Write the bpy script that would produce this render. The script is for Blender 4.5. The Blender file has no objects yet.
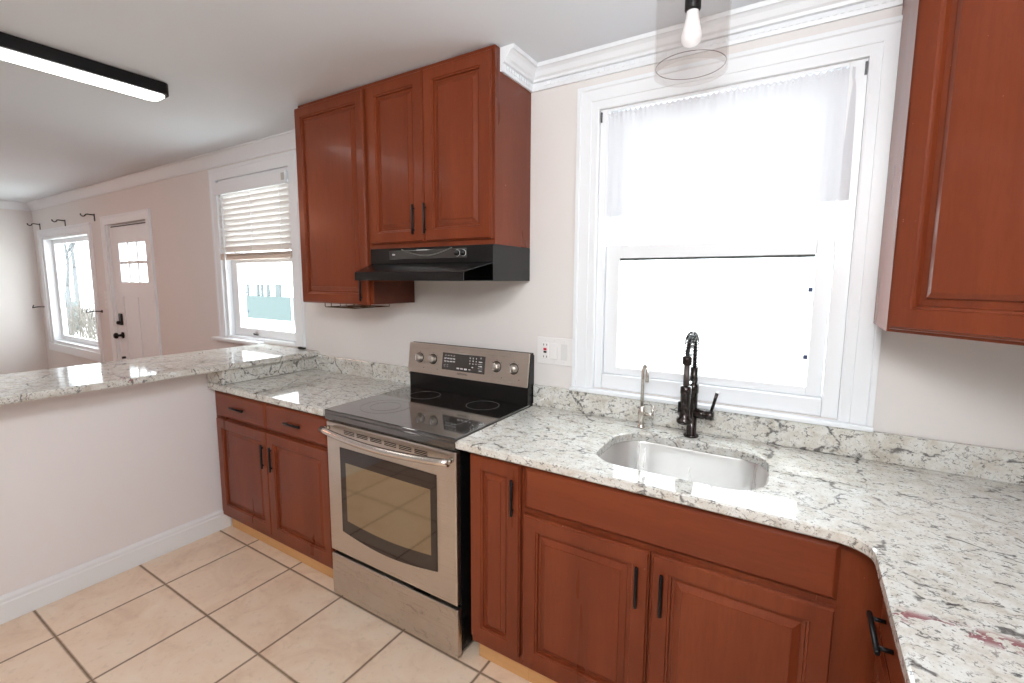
import bpy, bmesh, math, random
from mathutils import Vector, Matrix
random.seed(7)
C = bpy.context.scene.collection
S = bpy.context.scene
PI = math.pi

# ------------------------------------------------------------------ camera
cam_d = bpy.data.cameras.new('camera'); cam = bpy.data.objects.new('camera', cam_d); C.objects.link(cam)
CX, CY, CZ, YAW, PITCH, ROLL, FPX, PX, PY = 1.8173, -1.939, 1.5163, 32.09, 6.72, 0.191, 468.4, 506.67, 334.29
yw, pt, rl = (math.radians(a) for a in (YAW, PITCH, ROLL))
Fv = Vector((-math.sin(yw)*math.cos(pt), math.cos(yw)*math.cos(pt), -math.sin(pt)))
Rv = Vector((math.cos(yw), math.sin(yw), 0)); Uv = Rv.cross(Fv)
R2 = Rv*math.cos(rl)+Uv*math.sin(rl); U2 = -Rv*math.sin(rl)+Uv*math.cos(rl)
M = Matrix((R2, U2, -Fv)).transposed().to_4x4(); M.translation = Vector((CX, CY, CZ)); cam.matrix_world = M
cam_d.sensor_width = 36; cam_d.lens = FPX/1024*36; cam_d.shift_x = (512-PX)/1024; cam_d.shift_y = (PY-341.5)/1024
cam_d.clip_start = .02; cam_d.clip_end = 200
S.camera = cam

# ------------------------------------------------------------------ view, world, lights
S.view_settings.view_transform = 'Standard'; S.view_settings.look = 'None'
S.view_settings.gamma = 1; S.view_settings.use_curve_mapping = False; S.view_settings.exposure = 0.0
W = bpy.data.worlds.new('overcast_sky'); S.world = W; W.use_nodes = True
wn = W.node_tree.nodes; wl = W.node_tree.links
bg = wn['Background']; bg.inputs['Strength'].default_value = 7.8
geo = wn.new('ShaderNodeTexCoord'); sep = wn.new('ShaderNodeSeparateXYZ'); rmp = wn.new('ShaderNodeValToRGB')
wl.new(geo.outputs['Generated'], sep.inputs[0]); wl.new(sep.outputs['Z'], rmp.inputs[0]); wl.new(rmp.outputs[0], bg.inputs['Color'])
rmp.color_ramp.elements[0].color = (.92, .97, 1, 1); rmp.color_ramp.elements[1].color = (.94, .98, 1, 1)
try:
    S.cycles.max_bounces = 10; S.cycles.diffuse_bounces = 5; S.cycles.glossy_bounces = 5
    S.cycles.transparent_max_bounces = 24; S.cycles.transmission_bounces = 8
    S.cycles.sample_clamp_indirect = 6; S.cycles.caustics_reflective = False; S.cycles.caustics_refractive = False
except Exception:
    pass

def area(name, loc, aim, sx, sy, power, col, spread=None, portal=False):
    d = bpy.data.lights.new(name, 'AREA'); d.shape = 'RECTANGLE'; d.size = sx; d.size_y = sy
    d.energy = power; d.color = col
    if spread: d.spread = math.radians(spread)
    if portal: d.cycles.is_portal = True
    o = bpy.data.objects.new(name, d); C.objects.link(o); o.location = loc
    o.rotation_euler = (Vector(aim)-Vector(loc)).to_track_quat('-Z', 'Y').to_euler()
    return o
# daylight windows (portals steer sampling of the sky)
area('portal_kitchen', (1.505, .16, 1.63), (1.505, -1, 1.63), .9, 1.2, 1, (1, 1, 1), portal=True)
area('portal_side', (-1.54, .16, 1.63), (-1.54, -1, 1.63), .95, 1.2, 1, (1, 1, 1), portal=True)
area('portal_living', (-5.45, .16, 1.35), (-5.45, -1, 1.35), 1.6, 1.35, 1, (1, 1, 1), portal=True)
# the photographer's bounced flash, then unseen fill lights added for kitchen and living room
area('bounce_flash', (2.05, -2.35, 1.95), (1.5, -1.5, 2.9), .5, .5, 26, (.98, .99, 1))
area('fill_light_behind', (1.75, -2.6, 2.36), (0.6, -1.2, 0.5), .9, .35, 41, (.97, .985, 1))  # unseen fill light added behind the camera to brighten the kitchen
area('living_warm_fill', (-3.6, -2.2, 2.3), (-3.6, -1.0, 0), .8, .8, 17, (1, .48, .34))  # unseen warm fill added to tint the far room
area('living_wall_fill', (-4.4, -3.7, 1.5), (-6.5, -.9, 1.2), 1.0, 1.2, 1.6, (.85, .93, 1), spread=70)  # cool fill added to brighten the left wall; no window opening here

# ------------------------------------------------------------------ helpers
ORG = {}
def set_label(o, label, cat=None, group=None, kind=None):
    if label: o['label'] = label
    if cat: o['category'] = cat
    if group: o['group'] = group
    if kind: o['kind'] = kind
    return o
def thing(name, label, cat, loc, group=None, kind=None):
    o = bpy.data.objects.new(name, None); C.objects.link(o); o.location = loc; o.empty_display_size = .05
    ORG[o.name] = Vector(loc)
    return set_label(o, label, cat, group, kind)
class MB:
    def __init__(s): s.bm = bmesh.new()
    def _v(s, p): return s.bm.verts.new(p)
    def face(s, pts, mi=0):
        f = s.bm.faces.new([s._v(p) for p in pts]); f.material_index = mi; return f
    def box(s, x0, x1, y0, y1, z0, z1, bev=0, mat=None, mi=0, seg=2):
        b = bmesh.new(); bmesh.ops.create_cube(b, size=1)
        for v in b.verts: v.co = Vector(((x0+x1)/2+v.co.x*(x1-x0), (y0+y1)/2+v.co.y*(y1-y0), (z0+z1)/2+v.co.z*(z1-z0)))
        if bev: bmesh.ops.bevel(b, geom=b.edges[:], offset=bev, segments=seg, affect='EDGES', profile=.5)
        if mat: bmesh.ops.transform(b, matrix=mat, verts=b.verts[:])
        s.merge(b, mi); return s
    def merge(s, b, mi=0):
        m = {}
        for v in b.verts: m[v] = s.bm.verts.new(v.co)
        for f in b.faces:
            try:
                g = s.bm.faces.new([m[v] for v in f.verts]); g.material_index = mi; g.smooth = f.smooth
            except ValueError: pass
        b.free()
    def tube(s, pts, r, seg=12, caps=True, mi=0):
        pts = [Vector(p) for p in pts]; n = len(pts)
        rs = r if isinstance(r, (list, tuple)) else [r]*n
        up = None; rings = []
        for i, p in enumerate(pts):
            a = pts[max(i-1, 0)]; b = pts[min(i+1, n-1)]; t = (b-a).normalized()
            if up is None:
                up = Vector((0, 0, 1)) if abs(t.z) < .9 else Vector((1, 0, 0))
            u = (up-t*up.dot(t)).normalized(); up = u; w = t.cross(u)
            rings.append([s._v(p+(u*math.cos(2*PI*k/seg)+w*math.sin(2*PI*k/seg))*rs[i]) for k in range(seg)])
        for i in range(n-1):
            for k in range(seg):
                f = s.bm.faces.new((rings[i][k], rings[i][(k+1) % seg], rings[i+1][(k+1) % seg], rings[i+1][k])); f.smooth = True; f.material_index = mi
        if caps:
            for rg, fl in ((rings[0], True), (rings[-1], False)):
                f = s.bm.faces.new(rg[::-1] if fl else rg); f.material_index = mi
        return s
    def lathe(s, prof, loc=(0, 0, 0), axis=(0, 0, 1), seg=32, mi=0, caps=False):
        ax = Vector(axis).normalized(); q = Vector((0, 0, 1)).rotation_difference(ax); L = Vector(loc); rings = []
        for r, h in prof:
            rings.append([s._v(L+q @ Vector((max(r, 1e-5)*math.cos(2*PI*k/seg), max(r, 1e-5)*math.sin(2*PI*k/seg), h))) for k in range(seg)])
        for i in range(len(rings)-1):
            for k in range(seg):
                f = s.bm.faces.new((rings[i][k], rings[i][(k+1) % seg], rings[i+1][(k+1) % seg], rings[i+1][k])); f.smooth = True; f.material_index = mi
        if caps:
            s.bm.faces.new(rings[0][::-1]).material_index = mi; s.bm.faces.new(rings[-1]).material_index = mi
        return s
    def prism(s, poly, z0, z1, mat=None, mi=0, bev=0):
        b = bmesh.new(); lo = [b.verts.new((x, y, z0)) for x, y in poly]; hi = [b.verts.new((x, y, z1)) for x, y in poly]
        n = len(poly); b.faces.new(lo[::-1]); b.faces.new(hi)
        for i in range(n): b.faces.new((lo[i], lo[(i+1) % n], hi[(i+1) % n], hi[i]))
        if bev: bmesh.ops.bevel(b, geom=[e for e in b.edges if abs(e.verts[0].co.z-e.verts[1].co.z) < 1e-6], offset=bev, segments=3, affect='EDGES')
        if mat: bmesh.ops.transform(b, matrix=mat, verts=b.verts[:])
        s.merge(b, mi); return s
    def rings(s, M, w, h, prof, mi=0, u0=0, v0=0, back=True):
        # nested mitred rectangles: prof = [(inset, depth)], a closed moulded panel
        R = []
        for i, d in prof:
            R.append([s._v(M @ Vector(p)) for p in ((u0+i, v0+i, d), (u0+w-i, v0+i, d), (u0+w-i, v0+h-i, d), (u0+i, v0+h-i, d))])
        for a, b in zip(R, R[1:]):
            for k in range(4): s.bm.faces.new((a[k], a[(k+1) % 4], b[(k+1) % 4], b[k])).material_index = mi
        s.bm.faces.new(R[-1]).material_index = mi
        if back: s.bm.faces.new(R[0][::-1]).material_index = mi
        return s
    def frame(s, M, u0, u1, v0, v1, prof, mi=0, closed=True):
        # rectangular frame; prof = closed section [(outset, depth)]
        R = []
        for o, d in prof+[prof[0]]:
            R.append([s._v(M @ Vector(p)) for p in ((u0-o, v0-o, d), (u1+o, v0-o, d), (u1+o, v1+o, d), (u0-o, v1+o, d))])
        for a, b in zip(R, R[1:]):
            for k in range(4): s.bm.faces.new((a[k], a[(k+1) % 4], b[(k+1) % 4], b[k])).material_index = mi
        return s
    def casing3(s, M, u0, u1, v0, v1, prof, mi=0):
        R = []
        for o, d in prof:
            R.append([s._v(M @ Vector(p)) for p in ((u0-o, v0, d), (u0-o, v1+o, d), (u1+o, v1+o, d), (u1+o, v0, d))])
        for a, b in zip(R, R[1:]+R[:1]):
            for k in range(3): s.bm.faces.new((a[k], a[k+1], b[k+1], b[k])).material_index = mi
        s.bm.faces.new([r[0] for r in R]); s.bm.faces.new([r[3] for r in R][::-1])
        return s
    def sweep(s, path, prof, mi=0, side=1, flip=False):
        # horizontal mitred sweep: path [(x,y)], prof closed [(out, z)], 'out' to the left of travel * side
        P = [Vector((x, y)) for x, y in path]; n = len(P); R = []
        for i in range(n):
            d0 = (P[i]-P[i-1]).normalized() if i else None; d1 = (P[i+1]-P[i]).normalized() if i < n-1 else None
            n0 = Vector((-d0.y, d0.x)) if d0 else None; n1 = Vector((-d1.y, d1.x)) if d1 else None
            if n0 is None: m = n1
            elif n1 is None: m = n0
            else:
                m = (n0+n1); m = m/(m.dot(n0))
            R.append([s._v((P[i].x+m.x*o*side, P[i].y+m.y*o*side, z)) for o, z in prof])
        k = len(prof)
        for a, b in zip(R, R[1:]):
            for j in range(k): s.bm.faces.new((a[j], a[(j+1) % k], b[(j+1) % k], b[j])).material_index = mi
        s.bm.faces.new(R[0]); s.bm.faces.new(R[-1][::-1])
        return s
    def build(s, name, mats, parent=None, label=None, cat=None, group=None, kind=None, origin=None, bevel=None, smooth_angle=None):
        bmesh.ops.recalc_face_normals(s.bm, faces=s.bm.faces[:])
        me = bpy.data.meshes.new(name)
        if parent is not None: org = ORG[parent.name]
        else: org = Vector(origin) if origin else Vector((0, 0, 0))
        bmesh.ops.translate(s.bm, vec=-org, verts=s.bm.verts[:])
        s.bm.to_mesh(me); s.bm.free()
        for m in (mats if isinstance(mats, (list, tuple)) else [mats]): me.materials.append(m)
        o = bpy.data.objects.new(name, me); C.objects.link(o)
        if parent is not None:
            o.parent = parent
        else: o.location = org
        ORG[o.name] = org
        if bevel:
            md = o.modifiers.new('bevel', 'BEVEL'); md.width = bevel; md.segments = 2; md.limit_method = 'ANGLE'; md.angle_limit = math.radians(40)
        return set_label(o, label, cat, group, kind)

def MX(origin, u, v, w):
    u, v, w = Vector(u).normalized(), Vector(v).normalized(), Vector(w).normalized()
    m = Matrix((u, v, w)).transposed().to_4x4(); m.translation = Vector(origin); return m
def back(x, y, z): return MX((x, y, z), (1, 0, 0), (0, 0, 1), (0, -1, 0))   # faces the kitchen, u = +x

# ------------------------------------------------------------------ materials
def mat(name, col=(.8, .8, .8), rough=.5, metal=0, coat=0, spec=None, emis=None, estr=0, trans=0, ior=None, alpha=None):
    m = bpy.data.materials.new(name); m.use_nodes = True; b = m.node_tree.nodes['Principled BSDF']
    b.inputs['Base Color'].default_value = (*col, 1); b.inputs['Roughness'].default_value = rough; b.inputs['Metallic'].default_value = metal
    b.inputs['Coat Weight'].default_value = coat; b.inputs['Coat Roughness'].default_value = .08
    if spec is not None: b.inputs['Specular IOR Level'].default_value = spec
    if emis: b.inputs['Emission Color'].default_value = (*emis, 1); b.inputs['Emission Strength'].default_value = estr
    if trans: b.inputs['Transmission Weight'].default_value = trans
    if ior: b.inputs['IOR'].default_value = ior
    if alpha is not None: b.inputs['Alpha'].default_value = alpha
    return m
class NT:
    def __init__(s, m): s.m = m; s.t = m.node_tree; s.b = s.t.nodes['Principled BSDF']; s.pos = s.n('ShaderNodeNewGeometry').outputs['Position']
    def n(s, t, **k):
        x = s.t.nodes.new(t)
        for a, b in k.items(): setattr(x, a, b)
        return x
    def l(s, a, b): s.t.links.new(a, b)
    def mapping(s, scale=(1, 1, 1), rot=(0, 0, 0), loc=(0, 0, 0), src=None):
        x = s.n('ShaderNodeMapping'); x.inputs['Scale'].default_value = scale; x.inputs['Rotation'].default_value = rot; x.inputs['Location'].default_value = loc
        s.l(src or s.pos, x.inputs['Vector']); return x.outputs[0]
    def noise(s, vec, scale, detail=4, rough=.55, dist=0, out='Fac'):
        x = s.n('ShaderNodeTexNoise'); x.inputs['Scale'].default_value = scale; x.inputs['Detail'].default_value = detail
        x.inputs['Roughness'].default_value = rough; x.inputs['Distortion'].default_value = dist; s.l(vec, x.inputs['Vector']); return x.outputs[out]
    def ramp(s, fac, stops, interp='LINEAR'):
        x = s.n('ShaderNodeValToRGB'); x.color_ramp.interpolation = interp; e = x.color_ramp.elements
        while len(e) < len(stops): e.new(.5)
        for i, (p, c) in enumerate(stops):
            e[i].position = p; e[i].color = (*c, 1) if isinstance(c, tuple) else (c, c, c, 1)
        s.l(fac, x.inputs[0]); return x.outputs[0]
    def mix(s, fac, a, b, blend='MIX'):
        x = s.n('ShaderNodeMix', data_type='RGBA', blend_type=blend)
        for sock, v in ((x.inputs[0], fac), (x.inputs[6], a), (x.inputs[7], b)):
            if isinstance(v, (int, float)): sock.default_value = v
            elif isinstance(v, tuple): sock.default_value = (*v, 1)
            else: s.l(v, sock)
        return x.outputs[2]
    def math(s, op, a, b=0, clamp=False):
        x = s.n('ShaderNodeMath', operation=op, use_clamp=clamp)
        for sock, v in ((x.inputs[0], a), (x.inputs[1], b)):
            if isinstance(v, (int, float)): sock.default_value = v
            else: s.l(v, sock)
        return x.outputs[0]
    def bump(s, h, strength=.2, dist=.01):
        x = s.n('ShaderNodeBump'); x.inputs['Strength'].default_value = strength; x.inputs['Distance'].default_value = dist
        s.l(h, x.inputs['Height']); s.l(x.outputs[0], s.b.inputs['Normal'])

def paint(name, col, rough=.6, var=.03):
    m = mat(name, col, rough); t = NT(m)
    n = t.noise(t.pos, 2.5, 3); d = tuple(c*(1-var) for c in col)
    t.l(t.mix(n, d, col), t.b.inputs['Base Color']); t.bump(t.noise(t.pos, 260, 2), .05, .002); return m
WALL = paint('wall_paint', (.775, .745, .725))
CEIL = paint('ceiling_paint', (.79, .825, .865), .75)
TRIM = mat('white_trim_paint', (.83, .86, .89), .38)
HALFWALL = paint('half_wall_paint', (.84, .815, .83), .5)
VINYL = mat('white_vinyl', (.85, .875, .90), .35)
BLACK = mat('matte_black_metal', (.012, .012, .013), .38, .6)
BLACKPL = mat('black_enamel', (.007, .0065, .0065), .27, 0, 0, spec=.4)
BLACKGL = mat('black_ceramic_glass', (.008, .007, .006), .04, 0, 1, spec=1.0); BLACKGL.node_tree.nodes['Principled BSDF'].inputs['Coat IOR'].default_value = 1.75
WHITEPL = mat('white_plastic', (.82, .81, .80), .35)
GREYPL = mat('grey_plastic', (.72, .72, .71), .4)
RED = mat('red_plastic', (.55, .02, .05), .4)
WHITEINK = mat('white_print', (.75, .75, .75), .5)
DARKINK = mat('dark_print', (.03, .03, .03), .5)
CHROME = mat('polished_chrome', (.75, .74, .72), .12, 1)
NICKEL = mat('brushed_nickel', (.62, .58, .53), .25, 1)
OILBRONZE = mat('dark_bronze_finish', (.035, .028, .026), .25, .85, .3)
DARKSTRIP = mat('dark_grey_strip', (.05, .055, .05), .6)
LED = mat('lit_led_diffuser', (1, 1, 1), .5, emis=(1, .99, .97), estr=6)
BULB = mat('frosted_bulb', (.9, .9, .92), .4, emis=(1, .99, 1), estr=.12)

def wood(name, base, dark, light, axis='z', rough=.3):
    m = mat(name, base, rough, 0, .12, spec=.22); m.node_tree.nodes['Principled BSDF'].inputs['Coat Roughness'].default_value = .14; t = NT(m)
    sc = {'z': (9, 9, .9), 'x': (.9, 9, 9), 'y': (9, .9, 9)}[axis]
    v = t.mapping(sc)
    n1 = t.noise(v, .8, 3, .5, .2); n2 = t.noise(t.mapping(tuple(6*c for c in sc)), 2.2, 6, .7, .3); n3 = t.noise(t.pos, 1.7, 2)
    c = t.ramp(n1, [(.08, dark), (.5, base), (.85, light)])
    c = t.mix(t.math('MULTIPLY', t.ramp(n2, [(.45, 0.0), (.62, 1.0)]), .22), c, dark)
    c = t.mix(t.math('MULTIPLY', n3, .25), c, light)
    chips = t.math('MULTIPLY', t.ramp(t.noise(t.pos, 95, 2, .5), [(.785, 0.0), (.80, 1.0)]), .6); c = t.mix(chips, c, (.62, .36, .27))
    t.l(c, t.b.inputs['Base Color']); t.bump(n2, .015, .0005)
    r = t.ramp(n1, [(.3, rough-.03), (.7, rough+.03)]); t.l(r, t.b.inputs['Roughness']); return m
CH_B, CH_D, CH_L = (.170, .035, .013), (.095, .017, .0065), (.240, .056, .019)
CHERRY = wood('cherry_wood', CH_B, CH_D, CH_L)
CHERRY_X = wood('cherry_wood_crossgrain', CH_B, CH_D, CH_L, 'x')
CHERRY_Y = wood('cherry_wood_run', CH_B, CH_D, CH_L, 'y')
DARKWOOD = wood('dark_stained_wood', (.10, .028, .015), (.05, .014, .008), (.17, .05, .026), 'x', .35)
OAK = wood('light_oak_kick', (.62, .34, .14), (.45, .22, .08), (.72, .43, .20), 'x', .5)

def granite():
    m = mat('speckled_granite', (.7, .7, .66), .06, 0, 0.0, spec=1.0); t = NT(m)
    big = t.noise(t.pos, 3.2, 4, .6, .6)
    med = t.noise(t.pos, 26, 5, .62, .3)
    fine = t.noise(t.pos, 170, 3, .6)
    c = t.ramp(med, [(.30, (.46, .42, .36)), (.42, (.62, .60, .545)), (.57, (.715, .72, .685)), (.8, (.76, .775, .75))])
    c = t.mix(t.math('MULTIPLY', t.ramp(big, [(.46, 0.0), (.70, 1.0)]), .32), c, (.56, .50, .42))
    c = t.mix(t.math('MULTIPLY', t.ramp(fine, [(.55, 0.0), (.66, 1.0)]), .30), c, (.36, .34, .31))
    def warp(scale, amt, src):
        nz_ = t.noise(src, scale, 3, .6, out='Color'); sb = t.n('ShaderNodeVectorMath', operation='SUBTRACT'); t.l(nz_, sb.inputs[0]); sb.inputs[1].default_value = (.5, .5, .5)
        sc_ = t.n('ShaderNodeVectorMath', operation='SCALE'); t.l(sb.outputs[0], sc_.inputs[0]); sc_.inputs['Scale'].default_value = amt
        ad_ = t.n('ShaderNodeVectorMath', operation='ADD'); t.l(sc_.outputs[0], ad_.inputs[0]); t.l(src, ad_.inputs[1]); return ad_.outputs[0]
    def edges(vec, scale, wdt, soft):
        v_ = t.n('ShaderNodeTexVoronoi', feature='DISTANCE_TO_EDGE'); v_.inputs['Scale'].default_value = scale; t.l(vec, v_.inputs['Vector'])
        return t.ramp(v_.outputs['Distance'], [(wdt, 1.0), (wdt+soft, 0.0)])
    # thin branching squiggles drawn out along the slab's grain
    gr = t.mapping((1, 1.9, 1.5), (0, 0, math.radians(-35)))
    w1_ = warp(38, .045, gr)
    e1 = t.math('MULTIPLY', edges(w1_, 24, .03, .05), t.ramp(t.noise(gr, 30, 4, .7), [(.53, 0.0), (.595, 1.0)]))
    e2 = t.math('MULTIPLY', edges(warp(80, .02, t.pos), 58, .04, .06), t.ramp(t.noise(t.pos, 52, 3, .65), [(.54, 0.0), (.60, 1.0)]))
    c = t.mix(t.math('MULTIPLY', e2, .65), c, (.11, .09, .08))
    c = t.mix(t.math('MULTIPLY', e1, .8), c, (.05, .05, .052))
    v2 = t.mapping((150, 190, 170), (.4, .3, .5))
    c = t.mix(t.math('MULTIPLY', t.ramp(t.noise(v2, 1.0, 3, .6, .5), [(.64, 0.0), (.67, 1.0)]), .8), c, (.12, .085, .07))
    # long wandering veins broken by a mask
    vv = t.math('MULTIPLY', edges(warp(9, .12, t.mapping((1, 1.5, 1.2), (0, 0, math.radians(-50)))), 3.6, .006, .016), t.ramp(t.noise(t.pos, 24, 4, .7), [(.44, 0.0), (.54, 1.0)]))
    c = t.mix(t.math('MULTIPLY', vv, .85), c, (.06, .055, .055))
    # burgundy garnet clusters near the run's free end
    gx = t.n('ShaderNodeSeparateXYZ'); t.l(t.pos, gx.inputs[0])
    ln = t.math('ABSOLUTE', t.math('ADD', t.math('ADD', gx.outputs['Y'], t.math('MULTIPLY', t.math('SUBTRACT', gx.outputs['X'], 2.0), -.05)), .903))
    zone = t.ramp(ln, [(.010, 1.0), (.026, 0.0)])
    gn = t.ramp(t.noise(t.mapping((1, 1.3, 1)), 34, 3, .6, .6), [(.52, 0.0), (.55, 1.0)])
    c = t.mix(t.math('MULTIPLY', t.math('MULTIPLY', zone, gn), .85), c, (.24, .07, .09))
    t.l(c, t.b.inputs['Base Color']); return m
GRANITE = granite()

def tile():
    m = mat('beige_floor_tile', (.7, .5, .38), .32); t = NT(m)
    s = t.n('ShaderNodeSeparateXYZ'); t.l(t.pos, s.inputs[0]); T = .4077
    def line(c, off):
        a = t.math('DIVIDE', t.math('SUBTRACT', c, off), T); f = t.math('SUBTRACT', a, t.math('FLOOR', a))
        return t.math('MULTIPLY', t.math('MINIMUM', f, t.math('SUBTRACT', 1, f)), T), t.math('FLOOR', a)
    dx, ix = line(s.outputs['X'], -.7745); dy, iy = line(s.outputs['Y'], -1.0)
    d = t.math('MINIMUM', dx, dy)
    wob = t.math('ADD', d, t.math('MULTIPLY', t.math('SUBTRACT', t.noise(t.pos, 60, 3), .5), .0022))
    g = t.ramp(wob, [(.0, 1.0), (.0034, 1.0), (.0048, 0.0)])
    cmb = t.n('ShaderNodeCombineXYZ'); t.l(ix, cmb.inputs[0]); t.l(iy, cmb.inputs[1])
    wn_ = t.n('ShaderNodeTexWhiteNoise', noise_dimensions='3D'); t.l(cmb.outputs[0], wn_.inputs['Vector'])
    off = t.n('ShaderNodeVectorMath', operation='SCALE'); t.l(wn_.outputs['Color'], off.inputs[0]); off.inputs['Scale'].default_value = 20
    ad = t.n('ShaderNodeVectorMath', operation='ADD'); t.l(off.outputs[0], ad.inputs[0]); t.l(t.pos, ad.inputs[1])
    n1 = t.noise(ad.outputs[0], 5, 6, .62, .8); n2 = t.noise(ad.outputs[0], 38, 5, .6)
    c = t.ramp(n1, [(.30, (.75, .54, .385)), (.5, (.86, .665, .50)), (.7, (.89, .73, .575))])
    c = t.mix(t.math('MULTIPLY', t.ramp(n2, [(.55, 0.0), (.7, 1.0)]), .25), c, (.50, .36, .26))
    c = t.mix(t.math('MULTIPLY', wn_.outputs['Value'], .15), c, (.62, .45, .33))
    c = t.mix(g, c, (.19, .11, .06))
    t.l(c, t.b.inputs['Base Color']); t.l(t.ramp(g, [(0, .30), (1, .85)]), t.b.inputs['Roughness'])
    t.bump(t.math('SUBTRACT', 1, g), .6, .003); return m
TILE = tile()
LIVFLOOR = wood('living_room_boards', (.33, .19, .11), (.22, .12, .07), (.45, .28, .17), 'x', .35)

def steel(name, col, rough, scale, strength=.015):
    m = mat(name, col, rough, 1); t = NT(m)
    n = t.noise(t.mapping(scale), 1, 4, .6); b = t.noise(t.pos, 6, 4, .6, .5)
    t.l(t.ramp(n, [(.3, rough-.05), (.7, rough+.08)]), t.b.inputs['Roughness'])
    t.l(t.mix(t.math('MULTIPLY', t.ramp(b, [(.45, 0.0), (.7, 1.0)]), .22), col, tuple(c*.72 for c in col)), t.b.inputs['Base Color'])
    t.bump(n, strength, .001); return m
STEEL = steel('brushed_stainless', (.62, .56, .505), .30, (4, 4, 900))
STEELV = steel('brushed_sink_steel', (.78, .77, .76), .30, (14, 14, 1), 0)

def scuffed():
    m = steel('scuffed_stainless', (.58, .52, .47), .30, (4, 4, 900)); t = NT(m)
    b = t.noise(t.mapping((1, 1, 1.6)), 17, 6, .72, 1.4)
    k = t.ramp(b, [(.56, 0.0), (.66, 1.0)])
    old = t.b.inputs['Base Color'].links[0].from_socket
    t.l(t.mix(t.math('MULTIPLY', k, .45), old, (.24, .21, .19)), t.b.inputs['Base Color']); return m
SCUFF = scuffed()

def glass(name, col=(1, 1, 1), refl=.06):
    m = bpy.data.materials.new(name); m.use_nodes = True; t = m.node_tree; t.nodes.clear()
    o = t.nodes.new('ShaderNodeOutputMaterial'); mx = t.nodes.new('ShaderNodeMixShader'); a = t.nodes.new('ShaderNodeBsdfTransparent'); g = t.nodes.new('ShaderNodeBsdfGlossy')
    a.inputs[0].default_value = (*col, 1); g.inputs['Roughness'].default_value = .02; mx.inputs[0].default_value = refl
    t.links.new(a.outputs[0], mx.inputs[1]); t.links.new(g.outputs[0], mx.inputs[2]); t.links.new(mx.outputs[0], o.inputs[0]); return m
PANE = glass('window_glass', (.98, 1, 1), .04)
def shade_glass():
    m = bpy.data.materials.new('clear_shade_glass'); m.use_nodes = True; t = m.node_tree; t.nodes.clear()
    o = t.nodes.new('ShaderNodeOutputMaterial'); mx = t.nodes.new('ShaderNodeMixShader'); a = t.nodes.new('ShaderNodeBsdfTransparent'); g = t.nodes.new('ShaderNodeBsdfGlossy')
    fr = t.nodes.new('ShaderNodeLayerWeight'); fr.inputs['Blend'].default_value = .35
    a.inputs[0].default_value = (.965, .955, .95, 1); g.inputs['Roughness'].default_value = .03
    t.links.new(fr.outputs['Facing'], mx.inputs[0]); t.links.new(a.outputs[0], mx.inputs[1]); t.links.new(g.outputs[0], mx.inputs[2]); t.links.new(mx.outputs[0], o.inputs[0])
    # scale facing
    mm = t.nodes.new('ShaderNodeMath'); mm.operation = 'MULTIPLY'; mm.inputs[1].default_value = .16
    t.links.new(fr.outputs['Facing'], mm.inputs[0]); t.links.new(mm.outputs[0], mx.inputs[0]); return m
SHADE = shade_glass()
def sheer(name, tr, col, alpha):
    m = bpy.data.materials.new(name); m.use_nodes = True; t = m.node_tree; t.nodes.clear()
    o = t.nodes.new('ShaderNodeOutputMaterial'); d = t.nodes.new('ShaderNodeBsdfDiffuse'); l = t.nodes.new('ShaderNodeBsdfTranslucent'); x = t.nodes.new('ShaderNodeBsdfTransparent')
    a = t.nodes.new('ShaderNodeMixShader'); b = t.nodes.new('ShaderNodeMixShader')
    d.inputs[0].default_value = (*col, 1); l.inputs[0].default_value = (*col, 1); a.inputs[0].default_value = tr; b.inputs[0].default_value = alpha
    t.links.new(d.outputs[0], a.inputs[1]); t.links.new(l.outputs[0], a.inputs[2]); t.links.new(a.outputs[0], b.inputs[1]); t.links.new(x.outputs[0], b.inputs[2]); t.links.new(b.outputs[0], o.inputs[0]); return m
SHEER = sheer('sheer_white_fabric', .075, (.74, .76, .80), .010)
SLAT = sheer('white_blind_slat', .07, (.86, .84, .82), 0.0)
OVENGLASS = mat('dark_oven_glass', (.02, .010, .007), .04, 0, .4, spec=.5)
OVENVIEW = mat('tinted_oven_view_glass', (.36, .30, .21), .07, .9)

# ------------------------------------------------------------------ setting: shell
H = 2.44; XL, XR, YF = -6.5, 2.63, -3.9
OP = [(1.06, 1.95, 1.04, 2.215), (-2.0, -1.085, 1.05, 2.25), (-6.22, -4.66, .70, 2.01), (-4.185, -3.25, 0, 2.045)]
def wall_holes(x0, x1, z0, z1, y0, y1, holes):
    m = MB(); xs = sorted({x0, x1, *[h[0] for h in holes], *[h[1] for h in holes]}); 
    for a, b in zip(xs, xs[1:]):
        cz = z0
        for h in sorted([h for h in holes if h[0] <= a+1e-6 and h[1] >= b-1e-6], key=lambda h: h[2]):
            if h[2] > cz+1e-6: m.box(a, b, y0, y1, cz, h[2])
            cz = h[3]
        if cz < z1-1e-6: m.box(a, b, y0, y1, cz, z1)
    return m
wall_holes(XL-.15, XR+.15, 0, H, 0, .15, OP).build('wall_back', WALL, kind='structure', origin=(0, 0, 0))
MB().box(XL-.15, XL, YF, 0, 0, H).build('wall_left', WALL, kind='structure', origin=(XL, YF, 0))
MB().box(XR, XR+.15, YF, 0, 0, H).build('wall_right', WALL, kind='structure', origin=(XR, YF, 0))
MB().box(XL-.15, XR+.15, YF-.15, YF, 0, H).build('wall_front', WALL, kind='structure', origin=(0, YF, 0))
MB().box(XL-.15, XR+.15, YF-.15, .15, H, H+.1).build('ceiling', CEIL, kind='structure', origin=(0, 0, H))
fl = MB(); fl.box(-1.15, XR+.15, YF-.15, .15, -.1, 0, mi=0); fl.box(XL-.15, -1.15, YF-.15, .15, -.1, 0, mi=1)
fl.build('floor', [TILE, LIVFLOOR], kind='structure', origin=(0, 0, 0))
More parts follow.
